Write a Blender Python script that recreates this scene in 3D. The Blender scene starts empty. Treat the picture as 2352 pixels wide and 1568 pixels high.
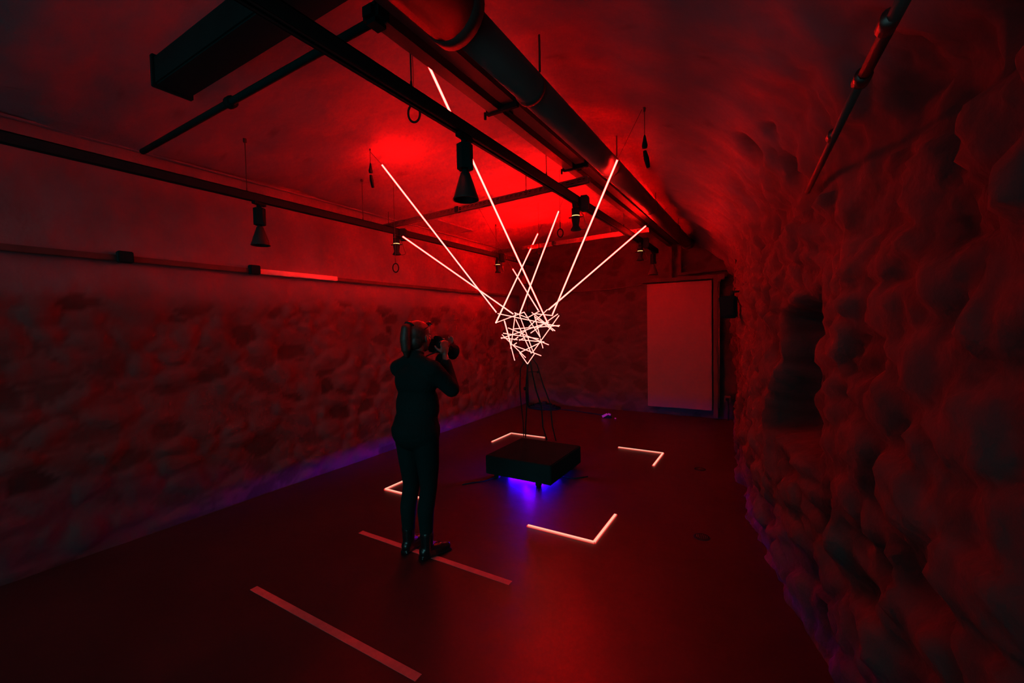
import bpy, bmesh, math, random
from mathutils import Vector, Matrix, noise, Euler
import numpy as np
random.seed(7)
PI = math.pi
C = bpy.context.scene.collection
scene = bpy.context.scene

# ------------------------------------------------------------------ camera
W, H = 2352, 1568
F, YAW, PITCH, ROLL, EYE = 978.4, 0.53804, 0.038537, -0.020305, 1.62
fwd = Vector((-math.sin(YAW)*math.cos(PITCH), math.cos(YAW)*math.cos(PITCH), -math.sin(PITCH)))
r0 = Vector((math.cos(YAW), math.sin(YAW), 0)); u0 = r0.cross(fwd)
rgt = math.cos(ROLL)*r0 + math.sin(ROLL)*u0; upv = -math.sin(ROLL)*r0 + math.cos(ROLL)*u0
cam = bpy.data.objects.new('camera_view', bpy.data.cameras.new('camera_view')); C.objects.link(cam)
cam.matrix_world = Matrix(((rgt.x, upv.x, -fwd.x, 0), (rgt.y, upv.y, -fwd.y, 0), (rgt.z, upv.z, -fwd.z, EYE), (0, 0, 0, 1)))
cam.data.sensor_width = 36; cam.data.lens = F*36/W; cam.data.clip_start = 0.05
scene.camera = cam

def at(px, py, X=None, Y=None, Z=None):
    """survey helper: the point of the room seen at a pixel, at a known wall plane / depth / height"""
    d = fwd + rgt*((px-W/2)/F) - upv*((py-H/2)/F)
    if X is not None: t = X/d.x
    elif Y is not None: t = Y/d.y
    else: t = (Z-EYE)/d.z
    return Vector((0, 0, EYE)) + d*t

# ------------------------------------------------------------------ materials
def mat(name, col, rough=0.6, metal=0.0, col2=None, scale=4.0, bump=0.0, bscale=30.0, attr=None, dark=None, spec=0.5, detail=6, lo=.35, hi=.65, top=None):
    m = bpy.data.materials.new(name); m.use_nodes = True
    nt = m.node_tree; N = nt.nodes; L = nt.links; b = N['Principled BSDF']
    b.inputs['Roughness'].default_value = rough; b.inputs['Metallic'].default_value = metal
    b.inputs['Base Color'].default_value = (*col, 1); b.inputs['Specular IOR Level'].default_value = spec
    tc = N.new('ShaderNodeTexCoord'); out = None
    if col2 is None: col2 = tuple(c*.8 for c in col)
    n = N.new('ShaderNodeTexNoise'); n.inputs['Scale'].default_value = scale; n.inputs['Detail'].default_value = detail
    L.new(tc.outputs['Object'], n.inputs['Vector'])
    mr = N.new('ShaderNodeMapRange'); mr.inputs[1].default_value = lo; mr.inputs[2].default_value = hi
    L.new(n.outputs['Fac'], mr.inputs[0])
    mx = N.new('ShaderNodeMix'); mx.data_type = 'RGBA'
    mx.inputs[6].default_value = (*col, 1); mx.inputs[7].default_value = (*col2, 1)
    L.new(mr.outputs[0], mx.inputs[0]); out = mx.outputs[2]
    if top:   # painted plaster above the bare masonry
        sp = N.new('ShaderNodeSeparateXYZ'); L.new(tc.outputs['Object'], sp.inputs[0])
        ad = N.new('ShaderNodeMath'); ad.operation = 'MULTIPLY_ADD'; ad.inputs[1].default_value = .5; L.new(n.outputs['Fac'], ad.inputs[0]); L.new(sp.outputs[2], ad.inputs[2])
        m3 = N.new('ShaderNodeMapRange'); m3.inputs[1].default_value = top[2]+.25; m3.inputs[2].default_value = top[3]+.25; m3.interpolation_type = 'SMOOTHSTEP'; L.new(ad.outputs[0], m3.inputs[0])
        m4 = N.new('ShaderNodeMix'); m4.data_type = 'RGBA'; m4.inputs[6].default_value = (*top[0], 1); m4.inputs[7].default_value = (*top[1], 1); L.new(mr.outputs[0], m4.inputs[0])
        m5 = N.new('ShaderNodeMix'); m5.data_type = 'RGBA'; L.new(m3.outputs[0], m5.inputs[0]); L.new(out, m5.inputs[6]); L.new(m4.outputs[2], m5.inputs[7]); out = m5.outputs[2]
    if attr:
        a = N.new('ShaderNodeAttribute'); a.attribute_name = attr
        m2 = N.new('ShaderNodeMix'); m2.data_type = 'RGBA'; m2.inputs[7].default_value = (*dark, 1)
        L.new(a.outputs['Fac'], m2.inputs[0]); L.new(out, m2.inputs[6]); out = m2.outputs[2]
    L.new(out, b.inputs['Base Color'])
    if bump:
        n2 = N.new('ShaderNodeTexNoise'); n2.inputs['Scale'].default_value = bscale; n2.inputs['Detail'].default_value = 8
        L.new(tc.outputs['Object'], n2.inputs['Vector'])
        bp = N.new('ShaderNodeBump'); bp.inputs['Strength'].default_value = bump; bp.inputs['Distance'].default_value = 0.02
        L.new(n2.outputs['Fac'], bp.inputs['Height']); L.new(bp.outputs['Normal'], b.inputs['Normal'])
    return m

def emis(name, col, s, sample=True):
    m = bpy.data.materials.new(name); m.use_nodes = True
    nt = m.node_tree; nt.nodes.clear()
    e = nt.nodes.new('ShaderNodeEmission'); o = nt.nodes.new('ShaderNodeOutputMaterial')
    e.inputs[0].default_value = (*col, 1); e.inputs[1].default_value = s
    nt.links.new(e.outputs[0], o.inputs[0])
    if not sample: m.cycles.emission_sampling = 'NONE'
    return m

def halo_shell(name, col, s, alpha):  # halo of a bright light imitated by a see-through glowing shell
    m = bpy.data.materials.new(name); m.use_nodes = True
    nt = m.node_tree; nt.nodes.clear()
    e = nt.nodes.new('ShaderNodeEmission'); o = nt.nodes.new('ShaderNodeOutputMaterial')
    t = nt.nodes.new('ShaderNodeBsdfTransparent'); mx = nt.nodes.new('ShaderNodeMixShader')
    e.inputs[0].default_value = (*col, 1); e.inputs[1].default_value = s; mx.inputs[0].default_value = alpha
    nt.links.new(t.outputs[0], mx.inputs[1]); nt.links.new(e.outputs[0], mx.inputs[2]); nt.links.new(mx.outputs[0], o.inputs[0])
    m.cycles.emission_sampling = 'NONE'
    return m

def rodglow(name, top, tip):
    """light of a rod: the long rods are given added strength towards their upper, ceiling end"""
    m = bpy.data.materials.new(name); m.use_nodes = True
    nt = m.node_tree; N = nt.nodes; L = nt.links; N.clear()
    e = N.new('ShaderNodeEmission'); o = N.new('ShaderNodeOutputMaterial'); L.new(e.outputs[0], o.inputs[0])
    tc = N.new('ShaderNodeTexCoord'); sp = N.new('ShaderNodeSeparateXYZ'); L.new(tc.outputs['Object'], sp.inputs[0])
    mr = N.new('ShaderNodeMapRange'); mr.interpolation_type = 'SMOOTHSTEP'
    mr.inputs[1].default_value = tip-.5; mr.inputs[2].default_value = tip; mr.inputs[3].default_value = min(top, 5); mr.inputs[4].default_value = top  # extra strength added near the tip to brighten the ceiling
    L.new(sp.outputs[2], mr.inputs[0])
    cc = N.new('ShaderNodeCombineColor'); cc.inputs[1].default_value = 1.58; cc.inputs[2].default_value = 1.28
    L.new(mr.outputs[0], cc.inputs[0]); L.new(cc.outputs[0], e.inputs[0])
    return m

M = dict(
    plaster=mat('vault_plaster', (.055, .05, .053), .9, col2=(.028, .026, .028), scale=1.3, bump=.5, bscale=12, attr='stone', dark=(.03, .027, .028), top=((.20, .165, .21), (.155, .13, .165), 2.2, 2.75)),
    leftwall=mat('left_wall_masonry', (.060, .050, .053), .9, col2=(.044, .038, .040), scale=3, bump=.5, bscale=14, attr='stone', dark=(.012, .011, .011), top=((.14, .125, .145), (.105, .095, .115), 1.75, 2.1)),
    stone=mat('rough_stone', (.055, .05, .053), .9, col2=(.028, .026, .028), scale=1.3, bump=.9, bscale=12, attr='stone', dark=(.014, .013, .013)),
    back=mat('back_wall_masonry', (.033, .031, .033), .9, col2=(.022, .02, .022), scale=3, bump=.5, bscale=14, attr='stone', dark=(.012, .011, .011)),
    floor=mat('concrete_floor', (.024, .023, .023), .40, col2=(.017, .016, .016), scale=1.6, bump=.12, bscale=5, spec=.30),
    black=mat('black_powder_coat', (.006, .032, .034), .7, spec=.06),
    blackm=mat('matte_black', (.005, .028, .030), .9, spec=.04),
    steel=mat('galvanised_steel', (.30, .28, .27), .38, 1.0, col2=(.2, .19, .18), scale=20),
    greym=mat('grey_painted_metal', (.05, .045, .045), .6, 0, scale=8, spec=.3),
    duct=mat('duct_sheet', (.085, .07, .07), .45, 0, col2=(.06, .05, .05), scale=3, spec=.35),
    plastic=mat('pale_plastic', (.5, .46, .43), .4),
    door=mat('door_paint', (.085, .05, .055), .55, col2=(.08, .047, .05), scale=2),
    dark=mat('dark_opening', (.03, .028, .027), .8),
    tape=mat('floor_tape', (.40, .15, .15), .8, col2=(.34, .13, .13), scale=25),
    wire=mat('thin_wire', (.03, .03, .03), .6),
    hair=mat('blonde_hair', (.06, .028, .022), .5, col2=(.025, .015, .013), scale=60),
    skin=mat('skin', (.17, .065, .055), .5, col2=(.15, .06, .05), scale=12),
    cloth=mat('black_cloth', (.005, .020, .021), .9, spec=.055, bump=.3, bscale=60),
    denim=mat('dark_trousers', (.005, .020, .021), .9, spec=.05, bump=.2, bscale=90),
    leather=mat('black_leather', (.012, .012, .014), .22),
    glassy=mat('dark_gloss', (.01, .01, .012), .12),
    white=mat('white_eye', (.6, .58, .55), .3),
    neon=rodglow('neon_core', 9, 5),
    halo=halo_shell('neon_halo_shell', (1, .012, .012), 1.6, .3),  # red fringe of the rods put into an added shell
    led=emis('floor_led', (1, .44, .31), 1.5),
    ledhalo=halo_shell('led_halo_shell', (1, .02, .02), .8, .6),  # red fringe of the floor strips put into an added shell
    blue=emis('blue_led', (.03, 0.0, 1), 420),
    bluehot=emis('blue_led_bright', (.2, 0.0, 1), 9000),
    bluedim=emis('blue_led_dim', (.03, 0.0, 1), 170),
    bluemid=emis('blue_led_mid', (.16, 0.0, 1), 3000),
    amber=emis('warm_lamp_slit', (1, .68, .22), 1.6, False),
    clip=mat('purple_lit_tab', (.5, .1, .7), .4),  # purple light on the tabs put into their own colour
)

# ------------------------------------------------------------------ mesh helpers
class MB:
    def __init__(s): s.bm = bmesh.new()
    def _add(s, vs, fs, mi=0, smooth=False):
        v = [s.bm.verts.new(p) for p in vs]
        for f in fs:
            try:
                fc = s.bm.faces.new([v[i] for i in f]); fc.material_index = mi; fc.smooth = smooth
            except ValueError: pass
    def box(s, c, d, rot=None, bev=0, mi=0):
        r = bmesh.ops.create_cube(s.bm, size=1)['verts']
        m = Matrix.Translation(Vector(c)) @ (rot.to_4x4() if rot else Matrix.Identity(4)) @ Matrix.Diagonal((*d, 1))
        bmesh.ops.transform(s.bm, matrix=m, verts=r)
        for f in {f for v in r for f in v.link_faces}: f.material_index = mi
        if bev: bmesh.ops.bevel(s.bm, geom=list({e for v in r for e in v.link_edges}), offset=bev, segments=2, affect='EDGES')
        return s
    def beam(s, a, b, w, h, mi=0):
        a, b = Vector(a), Vector(b); d = b-a; y = d.normalized()
        x = y.cross(Vector((0, 0, 1)))
        if x.length < 1e-4: x = Vector((1, 0, 0))
        x.normalize(); z = x.cross(y)
        s.box((a+b)/2, (w, d.length, h), Matrix((x, y, z)).transposed(), mi=mi); return s
    def tube(s, a, b, ra, rb=None, n=12, cap=True, mi=0):
        a, b = Vector(a), Vector(b); rb = ra if rb is None else rb
        d = (b-a).normalized(); x = d.orthogonal().normalized(); y = d.cross(x)
        vs = []
        for p, r in ((a, ra), (b, rb)):
            for i in range(n):
                t = 2*PI*i/n; vs.append(p + x*(r*math.cos(t)) + y*(r*math.sin(t)))
        fs = [(i, (i+1) % n, n+(i+1) % n, n+i) for i in range(n)]
        if cap: fs += [tuple(range(n-1, -1, -1)), tuple(range(n, 2*n))]
        s._add(vs, fs, mi, True)
        return s
    def path(s, pts, r, n=8, mi=0):
        pts = [Vector(p) for p in pts]; rs = r if isinstance(r, (list, tuple)) else [r]*len(pts)
        vs = []; prev = None
        for k, p in enumerate(pts):
            d = (pts[min(k+1, len(pts)-1)]-pts[max(k-1, 0)]).normalized()
            x = d.orthogonal().normalized() if prev is None else (prev - d*prev.dot(d)).normalized()
            prev = x; y = d.cross(x)
            for i in range(n):
                t = 2*PI*i/n; vs.append(p + x*(rs[k]*math.cos(t)) + y*(rs[k]*math.sin(t)))
        fs = [(k*n+i, k*n+(i+1) % n, (k+1)*n+(i+1) % n, (k+1)*n+i) for k in range(len(pts)-1) for i in range(n)]
        fs += [tuple(range(n-1, -1, -1)), tuple(range((len(pts)-1)*n, len(pts)*n))]
        s._add(vs, fs, mi, True); return s
    def ell(s, c, r, rot=None, u=16, v=10, mi=0):
        q = bmesh.ops.create_uvsphere(s.bm, u_segments=u, v_segments=v, radius=1)['verts']
        m = Matrix.Translation(Vector(c)) @ (rot.to_4x4() if rot else Matrix.Identity(4)) @ Matrix.Diagonal((*r, 1))
        bmesh.ops.transform(s.bm, matrix=m, verts=q)
        for f in {f for w in q for f in w.link_faces}: f.smooth = True; f.material_index = mi
        return s
    def cap(s, a, b, ra, rb=None, n=14):
        rb = ra if rb is None else rb
        s.tube(a, b, ra, rb, n); s.ell(a, (ra,)*3, u=n, v=8); s.ell(b, (rb,)*3, u=n, v=8); return s
    def chain(s, pts, rs, n=14):
        for i in range(len(pts)-1): s.cap(pts[i], pts[i+1], rs[i], rs[i+1], n)
        return s
    def ring(s, c, R, r, rot, n=22, m=8, sx=1.0):
        pts = [Vector(c) + rot @ Vector((R*sx*math.cos(2*PI*i/n), 0, R*math.sin(2*PI*i/n))) for i in range(n)]
        ctr = Vector(c); nrm = rot @ Vector((0, 1, 0)); vs = []
        for p in pts:
            o = (p-ctr).normalized()
            for j in range(m):
                t = 2*PI*j/m; vs.append(p + o*(r*math.cos(t)) + nrm*(r*math.sin(t)))
        s._add(vs, [(i*m+j, i*m+(j+1) % m, ((i+1) % n)*m+(j+1) % m, ((i+1) % n)*m+j) for i in range(n) for j in range(m)], 0, True)
        return s
    def lathe(s, prof, c=(0, 0, 0), n=24, mi=0):
        vs = []
        for r, z in prof:
            for i in range(n):
                t = 2*PI*i/n; vs.append(Vector(c)+Vector((r*math.cos(t), r*math.sin(t), z)))
        s._add(vs, [(k*n+i, k*n+(i+1) % n, (k+1)*n+(i+1) % n, (k+1)*n+i) for k in range(len(prof)-1) for i in range(n)], mi, True)
        return s
    def build(s, name, mats, parent=None, loc=None, remesh=None, smooth=None):
        me = bpy.data.meshes.new(name)
        bmesh.ops.recalc_face_normals(s.bm, faces=s.bm.faces)
        s.bm.to_mesh(me); s.bm.free()
        for m in (mats if isinstance(mats, (list, tuple)) else [mats]): me.materials.append(m)
        o = bpy.data.objects.new(name, me); C.objects.link(o)
        if parent: o.parent = parent
        if loc is not None: o.location = loc
        if remesh:
            md = o.modifiers.new('remesh', 'REMESH'); md.mode = 'VOXEL'; md.voxel_size = remesh; md.use_smooth_shade = True
            sm = o.modifiers.new('smooth', 'SMOOTH'); sm.factor = .5; sm.iterations = smooth or 4
        return o

def tag(o, label=None, cat=None, group=None, kind=None):
    if label: o['label'] = label
    if cat: o['category'] = cat
    if group: o['group'] = group
    if kind: o['kind'] = kind
    return o
def empty(name, loc, label, cat, group=None, rz=0):
    o = bpy.data.objects.new(name, None); C.objects.link(o); o.location = loc; o.rotation_euler = (0, 0, rz)
    o.empty_display_size = .05
    return tag(o, label, cat, group)
def dup(root, loc, label, group=None, rz=None):
    def cp(o, par):
        c = o.copy(); C.objects.link(c)
        if par: c.parent = par
        for ch in kids[o.name]: cp(ch, c)
        return c
    kids = {}
    def walk(o):
        kids[o.name] = list(o.children)
        for ch in o.children: walk(ch)
    walk(root)
    r = cp(root, None); r.location = loc; r['label'] = label
    if group: r['group'] = group
    if rz is not None: r.rotation_euler = (0, 0, rz)
    return r

# ------------------------------------------------------------------ room shell
XL, YB, YF = -4.25, 7.75, -1.4
SPR, CROWN, LEFTZ = 2.15, 3.27, 3.05
WP = [(-1.5, .95), (0, .70), (1, .48), (1.8, .34), (2.4, .22), (3.02, .08), (3.9, -.11), (5.15, -.25), (6.5, -.33), (7.9, -.43)]
def Xw(y):
    for (a, p), (b, q) in zip(WP, WP[1:]):
        if y <= b: return p+(q-p)*(y-a)/(b-a)
    return WP[-1][1]
def vor(p):
    d, pt = noise.voronoi(p)
    return d[0], d[1], pt[0]
def rnd(p): return (math.sin(p.x*127.1+p.y*311.7+p.z*74.7)*43758.5453) % 1.0
def stones(u, v, sc=4.2):
    """(height 0..1, recess mask 0..1) of rubble masonry at wall coordinates u, v"""
    w = noise.noise(Vector((u*2.2, v*2.2, 5)))*.13
    q = Vector((u*sc+w*2, v*sc*1.35-w*2, 0.3))
    a, b, p = vor(q)
    h = min(1, max(0, (b-a)*2.6)); h = h*h*(3-2*h)
    f = noise.fractal(Vector((u*5, v*5, 1.5)), .8, 2.1, 4)
    return h*(.5+.8*rnd(p))+.35*f, rnd(p), h
def grid(name, us, vs, fn, m):
    me = bpy.data.meshes.new(name); co = []; st = []
    for u in us:
        for v in vs:
            p, s = fn(u, v); co.append(p); st.append(s)
    nv = len(vs)
    fs = [(i*nv+j, (i+1)*nv+j, (i+1)*nv+j+1, i*nv+j+1) for i in range(len(us)-1) for j in range(nv-1)]
    me.from_pydata(co, [], fs)
    a = me.attributes.new('stone', 'FLOAT', 'POINT'); a.data.foreach_set('value', st)
    me.polygons.foreach_set('use_smooth', [True]*len(me.polygons))
    me.materials.append(m)
    o = bpy.data.objects.new(name, me); C.objects.link(o)
    tag(o, kind='structure'); return o
def rng(a, b, st):
    n = max(1, round((b-a)/st)); return [a+(b-a)*i/n for i in range(n+1)]
def sm(a, b, x):
    t = min(1, max(0, (x-a)/(b-a))); return t*t*(3-2*t)

def rough_amt(z): return 1-sm(2.15, 2.95, z)
def right_disp(y, z, s):
    """displacement of the rubble wall towards the room and its dark-joint mask; s = running height along the profile"""
    h, r, j = stones(y, s)
    k = rough_amt(z)
    d = (.036*(h-.45)*k) + .034*k*noise.fractal(Vector((y*6, s*6, 2)), .75, 2.1, 5) + .045*noise.fractal(Vector((y*1.1, s*1.1, 9)), .9, 2, 3)*(.35+.65*k)
    mask = (1-sm(.02, .25, j))*.55*k
    if r < .2: d -= .045*k*sm(.1, .5, j); mask = max(mask, .9*k*sm(.05, .3, j))
    # niche in the wall
    w_ = .07*noise.noise(Vector((y*3, z*3, 6)))
    n = sm(2.40, 2.46, y+w_)*(1-sm(3.02, 3.08, y+.05*math.sin(z*6)+w_))*sm(.93, 1.02, z)*(1-sm(1.68, 1.8, z+.18*(y-2.4)))
    d -= .26*n
    return d, mask
def fr(y, s):
    x = Xw(y) + .05*math.sin(s*2.1+y)*sm(0, .8, s)*(1-sm(1.4, 2.15, s)); d, m = right_disp(y, s, s)
    return (x-d, y, s), m
ys = rng(YF, 7.9, .026)
grid('wall_right', ys, rng(-.05, SPR, .026), fr, M['stone'])

A_, B_ = 2.0, CROWN-SPR
PATCH = [(1.0, 6.5, .0, 0, 0)]
def arch(y, t):
    """cross-section of the vault: t 0..1 right springing to crown, 1..2 crown to left wall"""
    xw = Xw(y)
    if t <= 1:
        th = t*PI/2; return Vector((xw-A_*(1-math.cos(th)), y, SPR+B_*math.sin(th))), Vector((-math.cos(th)*B_, 0, -math.sin(th)*A_)).normalized()
    k = t-1; xc = xw-A_
    return Vector((xc+(XL-.02-xc)*k, y, CROWN-(CROWN-LEFTZ)*k*k)), Vector((.1*k, 0, -1)).normalized()
def ceil_z(x, y):
    xw = Xw(y)
    if x >= xw-A_:
        c = 1-(xw-x)/A_; c = min(1, max(0, c)); return SPR+B_*math.sqrt(max(0, 1-c*c))
    k = (xw-A_-x)/(xw-A_-XL); return CROWN-(CROWN-LEFTZ)*k*k
holes = [(at(1628, 285, Z=3.0), .13), (at(1735, 345, Z=2.6), .10), (at(1770, 355, Z=2.5), .045), (at(1815, 385, Z=2.4), .06), (at(1790, 290, Z=2.6), .05), (at(1600, 270, Z=3.05), .09)]
def fc(y, t):
    p, n = arch(y, t)
    s = SPR + (p.z-SPR) if t < .3 else p.z
    lump = noise.fractal(Vector((p.x*.9, y*.9, 3.3)), .9, 2, 4)
    d = .055*lump*sm(0, .3, min(1, t+.2))
    m = 0
    if t < .75:
        d2, m = right_disp(y, p.z, p.z if t < .25 else p.z)
        d = d*sm(0.0, .4, t)+d2
    h = noise.fractal(Vector((p.x*6, y*6, 8)), .7, 2, 3)
    if h > .55: m = max(m, .35*sm(.55, .9, h))
    for c, r in holes:
        q = (Vector((p.x, p.y, p.z))-c); dd = q.length + .5*r*noise.noise(p*9)
        if dd < r*1.6: k = 1-sm(r*.5, r*1.5, dd); d -= .05*k; m = max(m, .8*k)
    pos = p+n*d
    return tuple(pos), m
ts = [i/46 for i in range(46)] + [1+i/26 for i in range(27)]
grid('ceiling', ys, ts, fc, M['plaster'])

def fl(y, z):
    h, r, j = stones(y+20, z*1.25, 4.0)
    k = 1-sm(1.80, 1.98, z+.1*noise.noise(Vector((y*1.5, z*3, 2))))
    reg = .5+.5*noise.noise(Vector((y*.7, z*.9, 4)))
    d = .022*h*k + .02*noise.fractal(Vector((y*1.3, z*1.3, 7)), .9, 2, 3)
    mk = 0
    if r < .27: mk = k*sm(.12, .5, j)*(.35+.65*rnd(Vector((r, 1, 2)))); d -= .02*mk
    crack = (1-sm(.0, .07, j))*k*sm(.45, .7, reg)*.5
    return (XL+d*(1 if z > .02 else .3), y, z), max(mk, crack)
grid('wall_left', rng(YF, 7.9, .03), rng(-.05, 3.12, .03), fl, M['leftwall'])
def fb(x, z):
    h, r, j = stones(x+40, z, 4.0)
    d = .03*h + .02*noise.fractal(Vector((x*1.3, z*1.3, 17)), .9, 2, 3)
    mk = 0
    if r < .22: mk = sm(.12, .5, j)*.8; d -= .02*mk
    return (x, YB+.03-d, z), mk
grid('wall_back', rng(-4.4, -.15, .03), rng(-.05, 3.4, .03), fb, M['back'])
b = MB()
b._add([(-4.6, YF, 0), (1.3, YF, 0), (1.3, 8.1, 0), (-4.6, 8.1, 0)], [(0, 1, 2, 3)])
b._add([(-4.6, YF, -.1), (1.3, YF, -.1), (1.3, 8.1, -.1), (-4.6, 8.1, -.1)], [(3, 2, 1, 0)])
tag(b.build('floor', M['floor']), kind='structure')

# long plaster crease along the top of the left wall
b = MB(); b.box((XL+.035, 3.2, 3.035), (.03, 9.0, .014), bev=.004)
tag(b.build('trim_1', M['plaster']), kind='structure')

# ------------------------------------------------------------------ door and back wall services
yd = YB-.10
d = bpy.data.objects.new('door_1', None); C.objects.link(d); d.location = (-1.27, yd, 0); tag(d, kind='structure')
b = MB(); b.box((0, 0, 1.215), (1.03, .07, 2.13), bev=.006); b.build('door_leaf', M['door'], d)
b = MB(); b.box((.57, .03, 1.2), (.07, .12, 2.34), bev=.004); b.box((.0, .04, 2.34), (1.2, .1, .06)); b.build('door_frame', M['dark'], d)
b = MB(); b.tube((.62, -.02, .2), (.62, -.02, 2.27), .012); b.box((.62, -.02, 2.27), (.05, .05, .05), bev=.01); b.build('guide_rail', M['greym'], d)

def thing_path(name, pts, r, m, label, cat, group=None, n=10):
    b = MB(); b.path(pts, r, n); return tag(b.build(name, m), label, cat, group)
yb = YB-.07
t = empty('wall_conduit', (-1.4, yb, 2.3), 'dark boxed conduit dropping from the ceiling duct and turning above the tall door', 'conduit')
b = MB(); b.beam((0, 0, .72), (0, 0, .02), .05, .05); b.beam((.14, 0, .72), (.14, 0, .1), .05, .05); b.build('riser', M['back'], t)
b = MB(); b.beam((-.02, 0, .02), (.86, 0, .05), .05, .05); b.beam((.12, 0, .12), (.86, 0, .15), .04, .04); b.build('crosspiece', M['back'], t)
b = MB(); b.box((.78, -.03, .03), (.1, .06, .1), bev=.01); b.build('junction_box', M['greym'], t)
t = empty('power_socket', (-.535, yb, .35), 'small square wall socket low on the back wall right of the door', 'socket')
b = MB(); b.box((0, 0, 0), (.10, .05, .10), bev=.01); b.build('socket_plate', M['greym'], t)
b = MB(); b.box((0, -.035, 0), (.05, .03, .05), bev=.008); b.build('plug', M['black'], t)
b = MB(); b.path([(.01, -.04, -.02), (.02, -.05, -.15), (.015, -.04, -.34)], .012); b.build('cable', M['black'], t)
thing_path('wall_cable', [at(x, y, Y=yb-.02) for x, y in ((1200, 660), (1260, 668), (1330, 669), (1400, 664), (1485, 652))], .006, M['wire'], 'thin sagging cable pinned across the upper back wall', 'cable')
# dark thing in the back left corner
p = at(1187, 715, Y=7.5); 
t = empty('wall_speaker', (XL+.16, 7.5, p.z-.1), 'small dark wall box high in the far left corner behind the glowing rods', 'speaker')
b = MB(); b.box((0, 0, 0), (.2, .16, .14), bev=.02); b.build('housing', M['black'], t)
b = MB(); b.path([(0, 0, .07), (-.02, .02, .2), (-.06, .1, .3)], .008); b.build('cable', M['black'], t)

# ------------------------------------------------------------------ right wall things
sy = 5.0; s0 = at(1683, 705, Y=sy)
t = empty('loudspeaker', (s0.x-.045, sy, s0.z), 'black loudspeaker hanging beside the tall door on the stone pier edge', 'loudspeaker')
b = MB()
b._add([(-.085, -.07, .115), (.085, -.07, .115), (.085, .09, .115), (-.085, .09, .115), (-.06, -.05, -.115), (.085, -.05, -.115), (.085, .09, -.115), (-.06, .09, -.115)],
       [(0, 1, 2, 3), (7, 6, 5, 4), (0, 4, 5, 1), (1, 5, 6, 2), (2, 6, 7, 3), (3, 7, 4, 0)])
bmesh.ops.bevel(b.bm, geom=list(b.bm.edges), offset=.015, segments=2, affect='EDGES')
cb = b.build('cabinet', M['blackm'], t)
b = MB(); b.box((.0, -.075, 0), (.12, .01, .17), bev=.004); b.build('grille', M['blackm'], cb)
b = MB(); b.tube((.04, .02, .11), (.04, .02, .17), .02); b.beam((.04, .02, .16), (.13, .02, .16), .03, .02); b.build('bracket', M['black'], t)
thing_path('speaker_cable', [at(1690, 565, Y=5.2), at(1692, 610, Y=5.22), at(1691, 655, Y=5.25), at(1688, 672, Y=5.28)], .012, M['black'], 'dark vertical cable running down to the hanging loudspeaker', 'cable')
thing_path('wall_bar', [at(1690, 570, Y=5.0), at(1735, 562, Y=4.75)], .005, M['steel'], 'thin metal rod sticking out of the stone wall above the loudspeaker', 'rod')
# conduit along the stone wall, upper right
cz = 2.22
pts = [at(2100, -50, Z=cz), at(1982, 178, Z=cz), at(1855, 440, Z=cz)]
t = empty('wall_pipe', pts[1], 'reddish shiny pipe running along the rough stone wall at upper right', 'pipe')
b = MB(); b.path([q-pts[1] for q in (pts[0], pts[0].lerp(pts[1], .97))], .014); b.build('pipe_run', M['duct'], t)
b = MB(); b.path([q-pts[1] for q in (pts[1].lerp(pts[2], .02)+Vector((-.005, 0, -.01)), pts[2])], .012); b.build('pipe_run', M['duct'], t)
for (x, y, r) in ((2040, 52, .018), (1980, 180, .019), (1912, 312, .016)):
    q = at(x, y, Z=cz)-pts[1]; dd = (pts[2]-pts[0]).normalized()
    b = MB(); b.tube(q-dd*.022, q+dd*.022, r, n=14); b.build('coupling', M['steel'], t)

# ------------------------------------------------------------------ tracks
ZT = 2.70
XR, XLt = at(1300, 445, Z=ZT).x, at(905, 530, Z=ZT).x
YE = 6.75
def track(name, X, y0, y1, wires, label):
    t = empty('lighting_track', (X, y0, ZT), label, 'lighting track', 'black lighting tracks')
    b = MB(); L = y1-y0
    b.box((-.023, L/2, 0), (.006, L, .062)); b.box((.023, L/2, 0), (.006, L, .062)); b.box((0, L/2, .028), (.052, L, .006))
    b.box((0, L/2, -.018), (.044, L, .004)); b.box((-.016, L/2, -.029), (.016, L, .004)); b.box((.016, L/2, -.029), (.016, L, .004))
    b.build('rail', M['black'], t)
    b = MB(); b.box((0, L+.01, 0), (.056, .02, .066), bev=.006); b.build('end_cap', M['blackm'], t)
    for y in wires:
        zc = ceil_z(X, y)
        b = MB(); b.tube((0, y-y0, .025), (0, y-y0, zc-ZT), .0035, n=6); b.tube((0, y-y0, .025), (0, y-y0, .07), .009, .005, n=8)
        b.tube((0, y-y0, zc-ZT-.03), (0, y-y0, zc-ZT), .014, n=10)
        b.build('suspension_wire', M['wire'], t)
    return t
def yon(px, py, X): return at(px, py, X=X).y
track('R', XR, -.6, YE, [yon(945, 200, XR), yon(1255, 400, XR), 5.0, .2], 'long black ceiling track nearer the vault, crossing the middle of the picture')
track('L', XLt, -.6, YE, [yon(567, 430, XLt), yon(834, 500, XLt), yon(1140, 570, XLt)], 'long black ceiling track nearer the left wall')

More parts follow.
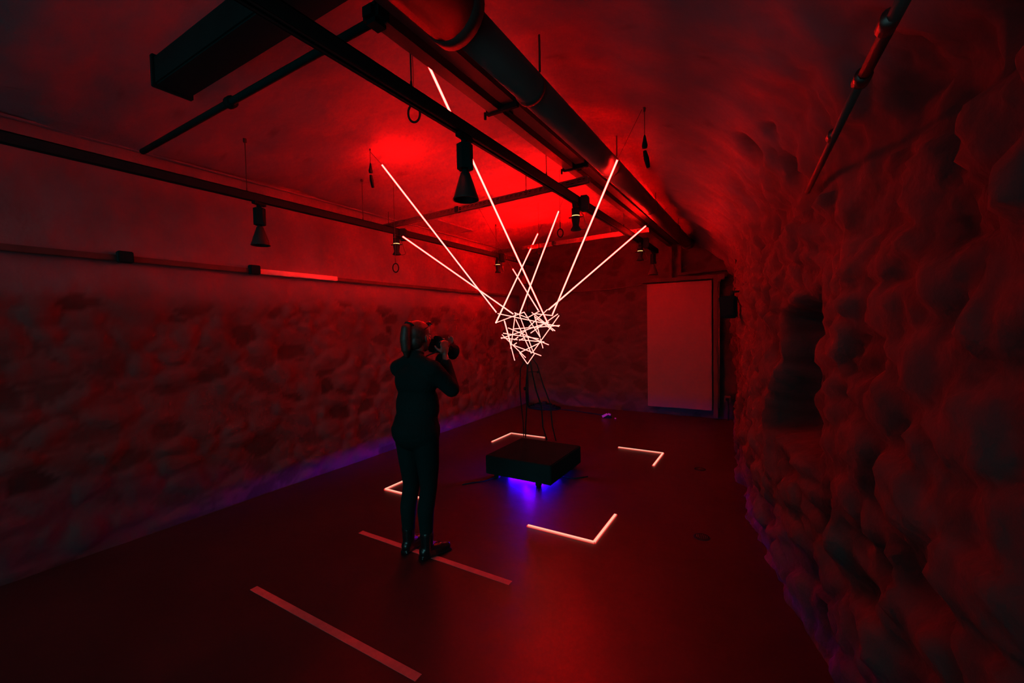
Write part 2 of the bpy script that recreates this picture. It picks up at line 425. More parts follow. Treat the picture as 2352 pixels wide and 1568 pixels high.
# perforated steel channels lying across the tracks
def strut(a, b_, label, rods, mtl):
    a, b_ = Vector(a), Vector(b_); d = b_-a; L = d.length
    t = empty('steel_channel', a, label, 'steel channel', 'perforated steel channels', math.atan2(d.y, d.x))
    b = MB(); b.box((L/2, -.02, 0), (L, .003, .006)); 
    b.box((L/2, -.02, .019), (L, .003, .012)); b.box((L/2, -.02, -.019), (L, .003, .012))
    n = int(L/.05)
    for i in range(n+1): b.box((min(L-.008, max(.008, i*L/n)), -.02, 0), (.018 if i % 2 else .024, .003, .03))
    b.box((L/2, 0, .0235), (L, .04, .003)); b.box((L/2, .02, 0), (L, .003, .05))
    b.build('channel', mtl, t)
    for x in rods:
        b = MB(); b.tube((x, 0, -.024), (x, 0, .16), .004, n=8); b.tube((x, 0, .024), (x, 0, .036), .010, n=6); b.build('threaded_rod', M['wire'], t)
    b = MB(); b.box((L*.45, 0, .003), (.045, .055, .056), bev=.004); b.build('clamp', M['black'], t)
zs = ZT+.0595
strut(at(880, 522, Z=zs), at(1352, 412, Z=zs), 'nearer perforated steel channel laid across both ceiling tracks', [.1, 1.95], M['greym'])
strut(at(1132, 580, Z=zs), at(1490, 527, Z=zs), 'farther perforated steel channel laid across both ceiling tracks', [.1, 1.95], M['steel'])

# ------------------------------------------------------------------ track luminaires
def cone_lamp(loc, label):
    t = empty('cone_spotlight', loc, label, 'spotlight', 'conical track spotlights')
    b = MB(); b.box((0, 0, -.012), (.034, .12, .024), bev=.003); b.build('track_adapter', M['blackm'], t)
    b = MB(); b.tube((0, 0, -.02), (0, 0, -.055), .018, n=14); b.build('stem', M['blackm'], t)
    b = MB()
    n = 6
    b.tube((0, 0, -.05), (0, 0, -.185), .045, n=6)
    for f in b.bm.faces: f.smooth = False
    dh = b.build('driver_housing', M['blackm'], t)
    b = MB(); b.ell((.034, 0, -.175), (.016, .016, .02)); b.build('knob', M['blackm'], dh)
    b = MB(); b.tube((0, 0, -.18), (0, 0, -.205), .018, n=14); b.build('neck', M['blackm'], t)
    b = MB(); b.lathe([(.0, -.198), (.02, -.2), (.026, -.205), (.072, -.345), (.074, -.352), (.070, -.352), (.067, -.345), (.022, -.212), (0, -.21)], n=32)
    sh = b.build('shade', M['greyshade'], t)
    b = MB(); b.ell((0, 0, -.24), (.02, .02, .028)); b.build('bulb', M['plastic'], sh)
    return t
M['greyshade'] = mat('shade_enamel', (.02, .035, .036), .45, spec=.2)
M['rim'] = M['blackm']
ln = yon(1067, 330, XR)
zb = ZT-.031
c0 = cone_lamp((XR, ln, zb), 'largest cone-shaded black spotlight hanging from the nearer track')
dup(c0, (XLt, yon(595, 470, XLt), zb), 'cone-shaded black spotlight farthest left on the left track', rz=.3)
dup(c0, (XR, yon(1500, 590, XR), zb), 'tiny cone-shaded spotlight glowing red at the far end of the right track')
dup(c0, (XLt, yon(1203, 605, XLt), zb), 'tiny red-lit cone spotlight at the far end of the left track, behind the rods')

def projector(loc, rz, label):
    t = empty('profile_spotlight', loc, label, 'spotlight', 'framing track spotlights', rz)
    b = MB(); b.box((.0, .0, -.026), (.034, .13, .048), bev=.004); b.build('track_adapter', M['blackm'], t)
    b = MB(); b.box((.075, .02, -.005), (.075, .085, .13), bev=.01); b.box((.03, .02, -.045), (.05, .04, .02)); b.build('driver_box', M['blackm'], t)
    b = MB(); b.tube((0, 0, -.045), (0, 0, -.105), .036, n=20); lh = b.build('lamp_housing', M['blackm'], t)
    b = MB(); b.tube((0, 0, -.105), (0, 0, -.113), .034, n=20); b.build('vent_slit', M['amber'], t)['label'] = 'glowing warm yellow slit'
    b = MB(); b.lathe([(0, -.112), (.036, -.113), (.034, -.15), (.028, -.19), (.030, -.20), (.046, -.225), (.046, -.232), (.028, -.232), (0, -.225)], n=20); b.build('lens_barrel', M['blackm'], t)
    for sx in (-1, 1):
        b = MB(); b.tube((sx*.034, 0, -.12), (sx*.062, 0, -.12), .005, n=6); b.build('shutter_tab', M['blackm'], lh)
    b = MB(); b.path([(.03, .04, -.06), (.062, .02, -.1), (.075, .02, -.16), (.10, .0, -.215), (.09, 0, -.23), (.06, 0, -.234), (.04, 0, -.225)], .0035, 6); b.build('safety_cable', M['wire'], t)
    return t
p0 = projector((XR, yon(1322, 465, XR), zb), .2, 'framing spotlight with a warm slit on the nearer track, right of centre')
dup(p0, (XLt, yon(910, 535, XLt), zb), 'framing spotlight with a warm slit on the left track, above the person', rz=.5)
dup(p0, (XLt, yon(1143, 585, XLt), zb), 'small far framing spotlight on the left track, left of the rods', rz=.4)
dup(p0, (XR, yon(1470, 553, XR), zb), 'far framing spotlight near the end of the nearer track', rz=.2)

# ------------------------------------------------------------------ hanging hooks
def hook(px, py_top_z, top_xy, z_loop, Rr, label, plug=False):
    X, Y = top_xy; zc = ceil_z(X, Y)+.02
    t = empty('hanging_hook' if not plug else 'hanging_plug', (X, Y, zc), label, 'hook' if not plug else 'plug', 'loops hung on wires' if not plug else 'plugs hung on wires')
    b = MB()
    zl = z_loop-zc
    if not plug:
        b.tube((0, 0, 0), (0, 0, zl+Rr*2.2), .0022, n=6); b.tube((0, 0, zl+Rr*1.1), (0, 0, zl+Rr*2.6), .006, n=8); b.build('wire', M['wire'], t)
        b = MB(); b.ring((0, 0, zl), Rr, .0065, Euler((0, 0, .5)).to_matrix(), sx=.68); b.build('loop', M['blackm'], t)
    else:
        b.tube((0, 0, 0), (0, 0, zl+.10), .0028, n=6); b.tube((0, 0, 0), (0, 0, -.06), .012, .007, n=8); b.build('wire', M['wire'], t)
        b = MB(); b.lathe([(0, zl+.12), (.006, zl+.11), (.019, zl+.045), (.016, zl+.03), (0, zl+.03)], n=12); b.build('connector', M['blackm'], t)
        b = MB(); b.path([(0, 0, zl+.01), (.01, 0, zl-.04), (.022, 0, zl-.10)], [.012, .017, .012], 10); b.build('plug_body', M['blackm'], t)
    return t
def zat(px, py, X): return at(px, py, X=X).z
q = at(947, 110, Z=3.2); hook(0, 0, (q.x, q.y), zat(951, 260, q.x), .05, 'loop on a thin wire seen just under the nearer track at upper left')
q = at(909, 615, Z=2.25); hook(0, 0, (q.x, q.y), q.z, .046, 'dangling loop under the spotlight on the left track')
q = at(1287, 535, Z=2.6); hook(0, 0, (q.x, q.y), q.z, .044, 'dangling loop seen above the far steel channel')
q = at(1238, 578, Z=2.6); hook(0, 0, (q.x, q.y), q.z, .044, 'small faint loop just under the far steel channel')
q = at(1415, 578, Z=2.45); 
q = at(1480, 240, Z=3.05); hook(0, 0, (q.x, q.y), zat(1482, 352, q.x), 0, 'black plug dangling on a wire from the vault at right', True)
q = at(850, 348, Z=3.17); hook(0, 0, (q.x, q.y), zat(852, 405, q.x), 0, 'black plug dangling on a wire from the ceiling left of centre', True)

# ------------------------------------------------------------------ ceiling pipes and duct
zp = 2.9
t = empty('ventilation_duct', (at(1183, 204, Z=zp).x+.085, 1.5, zp-.01), 'round ventilation duct running under the vault toward the back wall', 'duct')
b = MB(); b.tube((0, -.1, 0), (0, 5.75, -.02), .083, n=32); b.build('duct_pipe', M['duct'], t)
b = MB(); b.tube((-.02, -2.4, .02), (-.01, -.08, .01), .125, n=32); b.tube((-.01, -.10, .01), (-.01, -.04, .01), .132, n=32); b.build('silencer', M['greym'], t)
b = MB(); b.path([(0, 5.72, -.02), (0, 5.86, -.03), (.01, 5.96, -.01), (.01, 6.02, .03)], .087, 20); b.build('elbow', M['greym'], t)
for y in (.55, 1.9, 3.3, 4.7):
    b = MB(); b.tube((0, y, -.01), (0, y+.03, -.01), .087, n=32); b.tube((.06, y+.015, .06), (.06, y+.015, .25), .006, n=6); b.build('hanger_band', M['greym'], t)
xa, xb_ = at(1375/1.0, 0, Z=zp).x, 0
t = empty('light_trunking', (-1.375, 1.3, zp), 'dark twin rail trunking beside the round duct, running the length of the vault', 'trunking')
b = MB(); b.beam((0, 0, 0), (0, 6.2, 0), .066, .05); b.build('rail', M['greym'], t)
b = MB(); b.beam((.098, -1.6, .02), (.098, 6.2, .02), .075, .05); b.build('rail', M['greym'], t)
for (px, py) in ((1160, 240), (1325, 378)):
    y = at(px, py, Z=zp).y-1.3
    b = MB(); b.box((.05, y, 0), (.215, .03, .07), bev=.004); b.tube((-.07, y, -.01), (-.07, y, -.05), .008, n=8); b.tube((.16, y, 0), (.16, y, .06), .01, n=8); b.box((.05, y+.05, .0), (.03, .1, .03)); b.build('bracket', M['blackm'], t)
y = at(1112, 165, Z=zp).y-1.3
b = MB(); b.tube((.10, y, .03), (.12, y, .32), .012, n=8); b.build('hanger_rod', M['blackm'], t)
b = MB(); b.box((-.01, -.02, .0), (.09, .10, .08), bev=.02); b.build('elbow_joint', M['blackm'], t)
t = empty('ceiling_pipe', (at(850, 50, Z=zp).x, 1.29, zp), 'black pipe crossing the ceiling at upper left from the trunking to the left wall', 'pipe')
b = MB(); b.tube((0, 0, 0), (XL-t.location.x+.45, .02, 0), .019, n=12); b.build('pipe_run', M['black'], t)
xx = at(530, 235, Z=zp).x-t.location.x
b = MB(); b.tube((xx-.02, .012, 0), (xx+.02, .012, 0), .032, n=12); b.build('clamp', M['blackm'], t)
t = empty('air_duct', (-2.08, 1.13, 3.03), 'dark rectangular air duct box against the ceiling at upper left', 'air duct')
b = MB(); b.box((0, 0, 0), (1.54, .17, .15), bev=.008); b.build('duct_body', M['black'], t)
b = MB(); b.box((-.76, 0, 0), (.03, .19, .17), bev=.004); b.build('flange', M['black'], t)

# wall trunking along the left wall with sockets and a pale section
t = empty('cable_trunking', (XL+.045, 0, 2.185), 'horizontal cable trunking along the left wall above the masonry', 'trunking')
y0, y1, y2 = at(285, 585, X=-4.2).y, at(582, 617, X=-4.2).y, at(773, 637, X=-4.2).y
b = MB(); b.box((0, (YF+y1)/2, 0), (.035, y1-YF, .045), bev=.004); b.build('trunking_run', M['greym'], t)
b = MB(); b.box((.004, (y1+y2)/2, 0), (.045, y2-y1, .05), bev=.004); b.box((.028, (y1+y2)/2, .0), (.006, y2-y1-.02, .018), bev=.002); b.build('trunking_cover', M['sheen'] if 'sheen' in M else M['plastic'], t)['label'] = 'pale shiny cover section'
b = MB(); b.box((0, (y2+7.35)/2, -.005), (.03, 7.35-y2, .04), bev=.004); b.build('trunking_run', M['greym'], t)
b = MB(); b.beam((0, 7.35, -.02), (0, 7.35, -1.2), .03, .04); b.build('riser', M['greym'], t)
for y in (y0, y1):
    b = MB(); b.box((.02, y, .01), (.06, .09, .085), bev=.006); b.build('socket_box', M['blackm'], t)
b = MB()
for c, d_ in (((-4.05, 4.55), (.3, .01)), ((-4.05, 5.45), (.3, .01)), ((-4.19, 5.0), (.01, .9)), ((-3.91, 5.0), (.01, .9))):
    b.box((c[0], c[1], 3.10), (*d_, .02))
tag(b.build('trim_2', M['plaster']), kind='structure')

# ------------------------------------------------------------------ glowing rod sculpture
CX, CY = -2.27, 4.17
S = empty('neon_sculpture', (CX, CY, .255), 'tangled heart of glowing white-red neon rods with long rods reaching up to the ceiling', 'light sculpture')
O = Vector((CX, CY, .255))
def rod(a, b_, r, m=None):
    mb = MB(); a, b_ = Vector(a)-O, Vector(b_)-O; r *= .9
    mb.tube(a, b_, r, n=8, mi=0); mb.tube(a, b_, r*1.4, n=10, cap=False, mi=1)
    o = mb.build('neon_rod', [m or M['neon'], M['halo']], S)
    return o
# lower ends gather around the cluster, upper ends fan out to the ceiling
longs = [
    ((877, 378), dict(Z=3.03), (1140, 717), dict(Y=3.95), .0072),
    ((1418, 367), dict(Z=2.85), (1269, 722), dict(Y=4.1), .0078),
    ((976, 132), dict(Z=3.0), (1258, 742), dict(Y=4.2), .0072),
    ((925, 543), dict(Z=2.57), (1179, 721), dict(Y=4.05), .0072),
    ((1483, 519), dict(Z=2.78), (1260, 711), dict(Y=4.3), .0085),
    ((1283, 485), dict(Z=2.93), (1194, 720), dict(Y=4.3), .0085),
    ((1235, 537), dict(Z=3.03), (1139, 741), dict(Y=4.1), .009),
    ((1178, 618), dict(Z=2.45), (1236, 712), dict(Y=4.35), .0075)]
anch = {0: at(850, 348, Z=3.17), 1: at(1480, 240, Z=3.05), 7: at(1100, 478, Z=3.15), 3: Vector((XLt, at(925, 543, Z=2.57).y+.02, ZT-.03))}
for k, (p, kp, q, kq, r) in enumerate(longs):
    a, b_ = at(*p, **kp), at(*q, **kq)
    rod(a, b_, r, rodglow('long_rod_glow', (1200, 220, 140, 1150, 650, 9500, 7500, 80)[k], (a.z-O.z) if k != 2 else 1.6))
    e = anch.get(k)
    if e is None:
        dr = (a-b_).normalized(); e = a.copy()
        while e.z < ceil_z(e.x, e.y)+.01 and e.z < 3.4: e += dr*.01
    mb = MB(); mb.tube(a-O, e-O, .0018, n=5); mb.ell(a-O, (.006,)*3, u=8, v=6); mb.build('suspension_wire', M['wire'], S)
Z5 = 2091/240
segs = [(377,347,1600,605),(345,530,905,318),(905,318,1228,822),(715,330,985,440),(730,345,636,1045),(500,465,716,1285),(518,500,648,985),(740,465,1050,1145),
 (815,385,1092,1130),(990,420,1210,300),(1060,325,1520,690),(1125,415,1482,690),(1112,390,1222,810),(1118,350,1478,388),(1370,268,1000,612),(920,700,820,780),
 (1580,355,1035,738),(1602,388,1088,1105),(1112,1152,970,1358),(445,845,1400,520),(690,655,1615,585),(585,634,1395,972),(485,740,1195,852),(440,828,775,872),
 (805,870,1302,915),(465,770,932,1225),(690,980,1245,1190),(752,935,690,980),(780,820,708,872),(822,1128,1240,922),(815,1130,962,1342),(1228,850,1282,1037),(1180,470,1440,600),(905,830,812,885)]
ctr = (1020, 780)
for i, (x1, y1_, x2, y2_) in enumerate(segs):
    P = []
    for k, (x, y) in enumerate(((x1, y1_), (x2, y2_))):
        rad = 1-min(1, ((y-300)/1060))*.75
        dy = random.uniform(-.27, .27)*rad
        P.append(at(1100+x/Z5, 680+y/Z5, Y=CY+dy))
    rod(P[0], P[1], .0048)
# black joint cords hanging from the lowest point to the plinth
low = at(1211, 834, Y=CY)
mb = MB(); mb.path([low-O, Vector((low.x-O.x, 0, .75)), Vector((low.x-O.x, .0, .45))], .008); mb.build('stem_cable', M['blackm'], S)

# plinth
t = empty('plinth', (-2.16, 4.05, 0), 'low square black plinth raised over blue light in the middle of the floor', 'plinth')
b = MB(); b.box((0, 0, .158), (.76, .78, .195), bev=.008); b.build('box', M['blackm'], t)
b = MB(); b.box((.0, .0, .0585), (.70, .72, .008)); b.build('base_board', M['blackm'], t)
for sx in (-1, 1):
    for sy_ in (-1, 1):
        b = MB(); b.box((sx*.29-(.09 if (sx, sy_) == (1, -1) else 0), sy_*.30, .029), (.05, .05, .056), bev=.004); b.build('foot', M['blackm'], t)
t = empty('blue_light', (-2.16, 4.05, 0), 'blue flood lamp glowing on the floor underneath the black plinth', 'lamp')
b = MB(); b.box((0, 0, .008), (.42, .42, .014), bev=.003); b.build('lamp_body', M['blackm'], t)
b = MB(); b.box((0, 0, .036), (.46, .46, .006)); b.build('added_light_hood', M['blackm'], t)  # unseen hood added to keep the blue light low on the walls
for k in range(4):
    b = MB(); b.box(((.2, -.08, 0, 0)[k], (0, 0, .08, -.2)[k], .024), ((.008, (.40, .15, .15, .40)[k]), ((.40, .15, .15, .40)[k], .008))[k > 1]+(.012,))
    b.build('led_panel', M[('bluedim', 'bluehot', 'bluemid', 'blue')[k]], t)

cabs = [((1196, 845), (1203, 1003)), ((1211, 850), (1207, 1004)), ((1222, 855), (1256, 1010)), ((1234, 838), (1277, 1012))]
for i, ((x1, y1_), (x2, y2_)) in enumerate(cabs):
    top, bot = at(x1, y1_, Y=CY+(.05, 0, -.02, .08)[i]), at(x2, y2_, Z=.262)
    mid = top.lerp(bot, .5)+Vector((.02*(i-1), .01, 0)); q = top.lerp(bot, .25)+Vector((.012*(i-2), 0, 0))
    lab = ['leftmost thin dark cable rising from the plinth to the neon rods', 'second dark cable from the left, rising straight under the lowest rod tip', 'third dark cable from the left rising from the plinth, bent near its foot', 'rightmost dark cable from the plinth with a round clip near its top'][i]
    t = empty('power_cable', bot, lab, 'cable', 'cables rising from the plinth')
    b = MB(); b.path([v-bot for v in (bot, bot.lerp(top, .2)+Vector((-.015*(i == 2), 0, 0)), mid, q, top, top.lerp(Vector((CX, CY, 1.3)), .6))], (.0055, .0075, .0075, .0065)[i]); b.build('cord', M['blackm'], t)
    if i in (0, 3):
        c = at(*((1205, 892), (1235, 854))[i == 3], Y=top.y)-bot
        b = MB(); b.ell(c, (.013, .013, .022 if i == 0 else .014)); b.build('connector', M['blackm'], t)
b = MB(); p1, p2 = at(1212, 854, Y=CY), at(1234, 854, Y=CY+.08)
b.path([p1, p1.lerp(p2, .5)+Vector((0, 0, .004)), p2], .004)
tag(b.build('spreader_wire', M['blackm']), 'short horizontal wire tying the cables together below the rods', 'wire')
# thin cable loop lying on the floor from under the plinth
pts = [at(1150, 1092, Z=.006), at(1110, 1105, Z=.006), at(1085, 1108, Z=.006), at(1062, 1112, Z=.006)]
thing_path('floor_cable', [Vector((-2.4, 3.95, .008))]+pts, .006, M['blackm'], 'thin black cable on the floor leaving the plinth to the left', 'cable')
pts = [at(1290, 1094, Z=.006), at(1320, 1098, Z=.006), at(1350, 1094, Z=.006)]
thing_path('floor_cable', [Vector((-2.0, 4.2, .008))]+pts, .006, M['blackm'], 'thin black cable on the floor leaving the plinth to the right', 'cable')

# ------------------------------------------------------------------ floor corner lights
x0, x1, yA, yC = -3.262, -1.085, 2.94, 5.39
arm = (.50, .47)
def corner(x, y, sx, sy_, label):
    t = empty('floor_light', (x, y, 0), label, 'floor light', 'glowing corner strips on the floor')
    for k in (0, 1):
        L = .555 if k == 0 else .52
        b = MB()
        c = (sx*L/2, 0, .009) if k == 0 else (0, sy_*L/2, .009)
        dm = (L, .018, .012) if k == 0 else (.018, L, .012)
        b.box(c, dm, mi=0)
        b.box((c[0], c[1], .0068), (dm[0]+.012, dm[1]+.012, .0125), mi=1)
        b.build('light_strip', [M['led'], M['ledhalo']], t)
corner(x0, yA, 1, 1, 'glowing corner strip on the floor partly hidden behind the legs of the person')
corner(x0, yC, 1, -1, 'glowing corner strip on the floor just behind the plinth on its left')
corner(x1, yC, -1, -1, 'glowing corner strip on the floor to the right of the plinth')
corner(x1, yA, -1, 1, 'biggest and nearest glowing corner strip on the floor, front right')
for (yy, label) in ((2.225, 'matte pale tape stripe on the floor passing under the feet of the person'), (1.40, 'matte pale tape stripe on the floor nearest the camera, bottom left')):
    b = MB(); b.box((-2.07, yy, .0015), (1.39, .045, .002)); tag(b.build('floor_tape', M['tape']), label, 'floor tape', 'tape stripes on the floor')

# ------------------------------------------------------------------ small things on the floor
for px, py, lab in ((1608, 1077, 'round dark floor drain farther back at right'), (1612, 1233, 'round dark floor drain nearer the camera at right')):
    q = at(px, py, Z=0); t = empty('floor_drain', (q.x, q.y, 0), lab, 'drain', 'floor drains')
    b = MB(); b.lathe([(0, .003), (.045, .003), (.05, .004), (.055, .004), (.06, 0)], n=24); b.build('drain_ring', M['black'], t)
    b = MB()
    for k in range(-3, 4): b.box((k*.012, 0, .0045), (.005, .08*math.cos(k*.36), .002))
    b.build('grate', M['greym'], t)
q = at(1397, 960, Z=0)
t = empty('floor_fixture', (q.x, q.y, 0), 'small black lamp with tabs coloured as if lit purple on the floor near the back wall', 'lamp')
b = MB(); b.tube((-.04, 0, .035), (.05, .02, .045), .03, n=14); b.box((0, 0, .008), (.12, .08, .014), bev=.003); b.build('lamp_body', M['black'], t)
b = MB(); b.box((-.05, -.03, .05), (.10, .012, .035), Euler((0, -.5, .2)).to_matrix()); b.box((.03, -.03, .075), (.05, .012, .03), Euler((0, .3, 0)).to_matrix()); b.build('reflector_tab', M['clip'], t)
b = MB(); b.ell((.13, -.02, .014), (.016, .016, .013)); b.build('purple_lit_button', M['clip'], t)
q = at(1235, 935, Z=0)
t = empty('cable_coil', (q.x+.15, 7.35, 0), 'flat black heap of coiled cable at the foot of the far left corner', 'cable')
b = MB()
for k in range(5):
    R = .10+.03*k
    b.path([(R*1.5*math.cos(a*.35+k), R*math.sin(a*.35+k), .015+.016*(4-k)+.004*math.sin(a)) for a in range(19)], .013, 7)
b.build('coil', M['blackm'], t)
b = MB(); b.path([(.25, 0, .01), (.6, -.02, .008), (1.0, -.1, .008), (1.25, -.16, .008)], .009, 7); b.build('lead', M['blackm'], t)
b = MB(); b.box((.0, .02, .10), (.09, .07, .05), bev=.01); b.build('plug_block', M['blackm'], t)

# ------------------------------------------------------------------ person (faces +Y, towards the sculpture)
PX, PY = -2.13, 2.23
P = empty('person', (PX, PY, 0), 'standing person in dark clothes and boots with a ponytail, raising a camera toward the rods', 'person')
P.rotation_euler = (0, 0, 0)
def V(*a): return Vector(a)
sk = MB()
# skull, face, jaw
HC = V(.0, .045, 1.548)
sk.ell(HC+V(0, -.012, .018), (.070, .090, .088), u=24, v=16)
sk.ell(HC+V(0, .022, -.035), (.056, .062, .072), u=20, v=14)
sk.ell(HC+V(0, .045, -.085), (.030, .030, .024))
sk.ell(HC+V(0, .070, .025), (.045, .018, .016))                       # brow
sk.cap(HC+V(0, .082, .010), HC+V(0, .102, -.028), .007, .012)        # nose
sk.ell(HC+V(0, .080, -.060), (.022, .012, .006)); sk.ell(HC+V(0, .078, -.070), (.019, .011, .007))
for sx in (-1, 1):
    sk.ell(HC+V(sx*.072, -.002, -.012), (.008, .017, .030), Euler((.25, 0, sx*.3)).to_matrix())
    sk.ell(HC+V(sx*.032, .060, -.025), (.022, .018, .022))
sk.cap(V(0, -.005, 1.36), HC+V(0, -.01, -.06), .052, .047)
# trunk under the clothes
sk.ell(V(0, 0, 1.22), (.13, .085, .17)); sk.ell(V(0, 0, 1.0), (.12, .085, .15)); sk.ell(V(0, -.01, .90), (.14, .10, .11))
sk.chain([V(-.15, 0, 1.345), V(0, -.01, 1.37), V(.15, 0, 1.345)], [.045, .05, .045])
RS, RE, RW = V(.165, .0, 1.335), V(.215, .13, 1.175), V(.105, .20, 1.405)
LS, LE, LW = V(-.165, .0, 1.335), V(.0, .29, 1.26), V(.02, .27, 1.42)
sk.chain([RS, RE, RW], [.042, .034, .022]); sk.chain([LS, LE, LW], [.042, .034, .022])
for sx in (-1, 1):
    hip, kn, an = V(sx*.085, 0, .86), V(sx*.08+(.0 if sx < 0 else .0), .015, .48), V(sx*.085, -.03, .09)
    sk.chain([hip, kn, an], [.075, .05, .034])
    sk.cap(an, V(sx*.09, .08, .04), .03, .024)
def hand(wrist, palm_dir, finger_dirs, side, thumb_dir):
    """palm, four unequal bent fingers and a thumb that leaves the side of the palm"""
    pd = palm_dir.normalized(); x = side.normalized(); up = pd.cross(x).normalized()
    pc = wrist+pd*.045
    sk.ell(pc, (.038, .040, .015), Matrix((x, pd, up)).transposed())
    sk.cap(wrist, pc, .021, .019)
    for i, L in enumerate((.068, .078, .073, .058)):
        b0 = wrist+pd*.075+x*((i-1.5)*.019)
        a1 = b0+finger_dirs[0].normalized()*L*.45; a2 = a1+finger_dirs[1].normalized()*L*.32; a3 = a2+finger_dirs[2].normalized()*L*.26
        sk.chain([b0, a1, a2, a3], [.0088, .0082, .0076, .0068], 8)
    t0 = wrist+pd*.03-x*.03; t1 = t0+thumb_dir.normalized()*.036; t2 = t1+(thumb_dir.normalized()+pd*.6).normalized()*.028
    sk.chain([t0, t1, t2], [.012, .0095, .0085], 8)
# camera position
KC = V(.0, .235, 1.475)
hand(RW, V(-.1, .02, 1), [V(-.15, .35, .75), V(-.6, .55, .1), V(-.7, .1, -.3)], V(.25, 1, 0), V(-.7, -.3, .5))
hand(LW, V(.1, .35, .45), [V(.3, .45, .5), V(.35, .1, .8), V(.2, -.1, .9)], V(1, -.15, 0), V(-.5, .1, .9))
body = sk.build('body', M['skin'], P, remesh=.0055, smooth=3)
for sx in (-1, 1):
    b = MB(); b.ell(HC+V(sx*.03, .071, .004), (.012, .012, .011), u=12, v=8); b.build('eye', M['white'], P)
# hair with ponytail
b = MB()
b.ell(HC+V(0, -.022, .030), (.077, .092, .090), u=24, v=16); b.ell(HC+V(0, -.05, -.03), (.064, .058, .065)); b.ell(HC+V(0, -.005, .045), (.076, .088, .068), u=24, v=16); b.ell(HC+V(0, -.03, -.005), (.076, .06, .055))
b.ell(HC+V(0, -.09, .082), (.028, .035, .028))
b.chain([HC+V(0, -.088, .090), HC+V(.0, -.128, .062), HC+V(0, -.138, -.01), HC+V(0, -.134, -.08), HC+V(0, -.13, -.125)], [.026, .034, .036, .032, .016])
hr = b.build('hair', M['hair'], P, remesh=.007, smooth=2)
b = MB(); b.ring(HC+V(0, -.092, .088), .031, .006, Euler((1.0, 0, 0)).to_matrix(), sx=1); b.build('hair_tie', M['blackm'], hr)
b = MB()
for sx in (-1, 1):
    b.ell(HC+V(sx*.034, .066, .092), (.032, .010, .022), Euler((-.75, 0, 0)).to_matrix()); b.tube(HC+V(sx*.066, .055, .085), HC+V(sx*.08, -.03, .055), .003, n=6)
b.tube(HC+V(-.01, .072, .096), HC+V(.01, .072, .096), .004, n=6)
b.build('sunglasses', M['glassy'], P)['label'] = 'dark sunglasses pushed up on the hair'
# jumper
b = MB()
b.ell(V(0, .0, 1.24), (.172, .118, .15), u=24, v=14); b.ell(V(0, .01, 1.06), (.168, .135, .19), u=24, v=14); b.ell(V(0, -.01, .95), (.170, .135, .12), u=24, v=14)
b.chain([V(-.158, -.005, 1.325), V(-.06, -.015, 1.375), V(.06, -.015, 1.375), V(.158, -.005, 1.325)], [.06, .055, .055, .06])
b.chain([V(-.158, 0, 1.325), LE+V(-.01, 0, 0), LW+V(-.005, 0, -.05)], [.068, .066, .05]); b.chain([V(.158, 0, 1.325), RE, RW+V(.012, -.006, -.055)], [.068, .058, .042])
b.tube(V(0, -.01, 1.37), V(0, .008, 1.452), .066, .060, n=18)
b.ell(V(0, -.015, .90), (.183, .158, .12), u=24, v=14)
j = b.build('jumper', M['cloth'], P, remesh=.010, smooth=4)
# trousers
b = MB(); b.ell(V(0, -.015, .88), (.185, .15, .13), u=24, v=14)
for sx in (-1, 1):
    b.chain([V(sx*.088, -.01, .84), V(sx*.086, .005, .66), V(sx*.082, .01, .48), V(sx*.084, -.028, .33), V(sx*.086, -.03, .12)], [.092, .080, .060, .058, .042], 18)
b.build('trousers', M['denim'], P, remesh=.010, smooth=3)
for sx, rz in ((-1, .05), (1, -.35)):
    b = MB(); R = Euler((0, 0, rz)).to_matrix(); o = V(sx*.088, -.03, 0)
    def L_(x, y, z): return o+R @ V(x, y, z)
    b.chain([L_(0, 0, .17), L_(0, 0, .09), L_(0, -.005, .055)], [.048, .044, .042])
    b.cap(L_(0, -.02, .05), L_(0, .10, .045), .040, .036); b.cap(L_(0, .09, .042), L_(0, .155, .034), .040, .030)
    b.box(L_(0, -.02, .0125), (.064, .07, .025), R, bev=.004); b.box(L_(0, .10, .008), (.07, .17, .015), R, bev=.004)
    b.build('boot', M['leather'], P, remesh=.006, smooth=2)

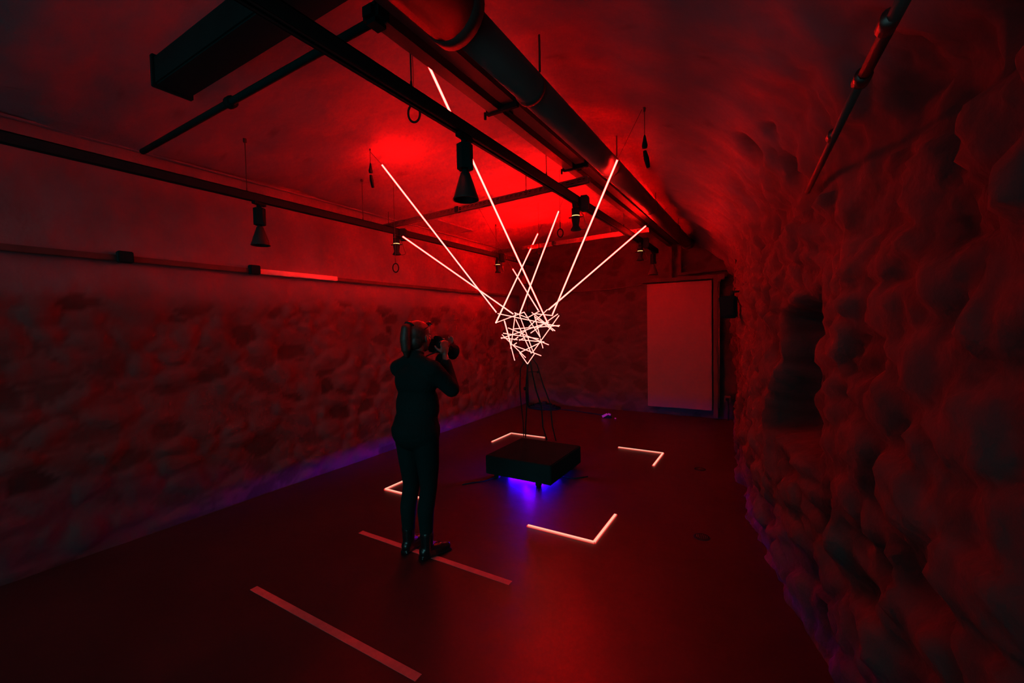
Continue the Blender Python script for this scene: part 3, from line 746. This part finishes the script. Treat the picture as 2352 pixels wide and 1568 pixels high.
# the camera she holds
K = empty('photo_camera', (PX+KC.x, PY+KC.y, KC.z), 'dark photo camera with a big lens hood held up in front of the face', 'camera')
K.rotation_euler = (-.30, 0, -.12)
b = MB(); b.box((0, 0, 0), (.145, .055, .10), bev=.012); b.box((0, -.005, .055), (.055, .055, .035), bev=.01); b.build('camera_body', M['blackm'], K)
b = MB(); b.box((.062, .012, -.005), (.032, .07, .095), bev=.014); b.build('grip', M['blackm'], K)
b = MB(); b.tube((0, .02, -.005), (0, .075, -.005), .040, n=24); b.tube((0, .07, -.005), (0, .125, -.005), .043, n=24); ln_ = b.build('lens', M['blackm'], K)
b = MB(); b.tube((0, .12, -.005), (0, .185, -.005), .048, .060, n=24, cap=False); b.tube((0, .12, -.005), (0, .184, -.005), .045, .057, n=24, cap=False); b.build('lens_hood', M['blackm'], ln_)
b = MB(); b.tube((0, .118, -.005), (0, .122, -.005), .042, n=24); b.build('front_glass', M['glassy'], ln_)
b = MB(); b.box((0, -.03, .055), (.035, .02, .025), bev=.006); b.build('eyecup', M['blackm'], K)
b = MB(); b.tube((.055, .0, .05), (.055, .0, .058), .009, n=12); b.build('shutter_button', M['steel'], K)
b = MB(); b.path([(-.075, 0, .03), (-.10, -.03, -.03), (-.09, -.09, -.12), (-.04, -.14, -.15), (.03, -.13, -.12), (.07, -.06, -.06), (.078, 0, .03)], .005, 6); b.build('strap', M['blackm'], K)

# ------------------------------------------------------------------ world and view
w = bpy.data.worlds.new('World'); scene.world = w; w.use_nodes = True
w.node_tree.nodes['Background'].inputs[0].default_value = (.42, .85, .92, 1)
w.node_tree.nodes['Background'].inputs[1].default_value = .25  # added teal ambient fill, let in by the open end
# added cool fill through the end left open behind the camera, lifting the dark tones
sd = bpy.data.lights.new('cool_fill', 'SUN'); sd.energy = .42; sd.color = (.25, .95, 1.0); sd.angle = math.radians(25)
so = bpy.data.objects.new('cool_fill', sd); C.objects.link(so); so.rotation_euler = Vector((-.22, .93, -.20)).to_track_quat('-Z', 'Y').to_euler()
vs = scene.view_settings
vs.view_transform = 'Standard'; vs.look = 'None'; vs.exposure = -.32; vs.gamma = 1; vs.use_curve_mapping = False
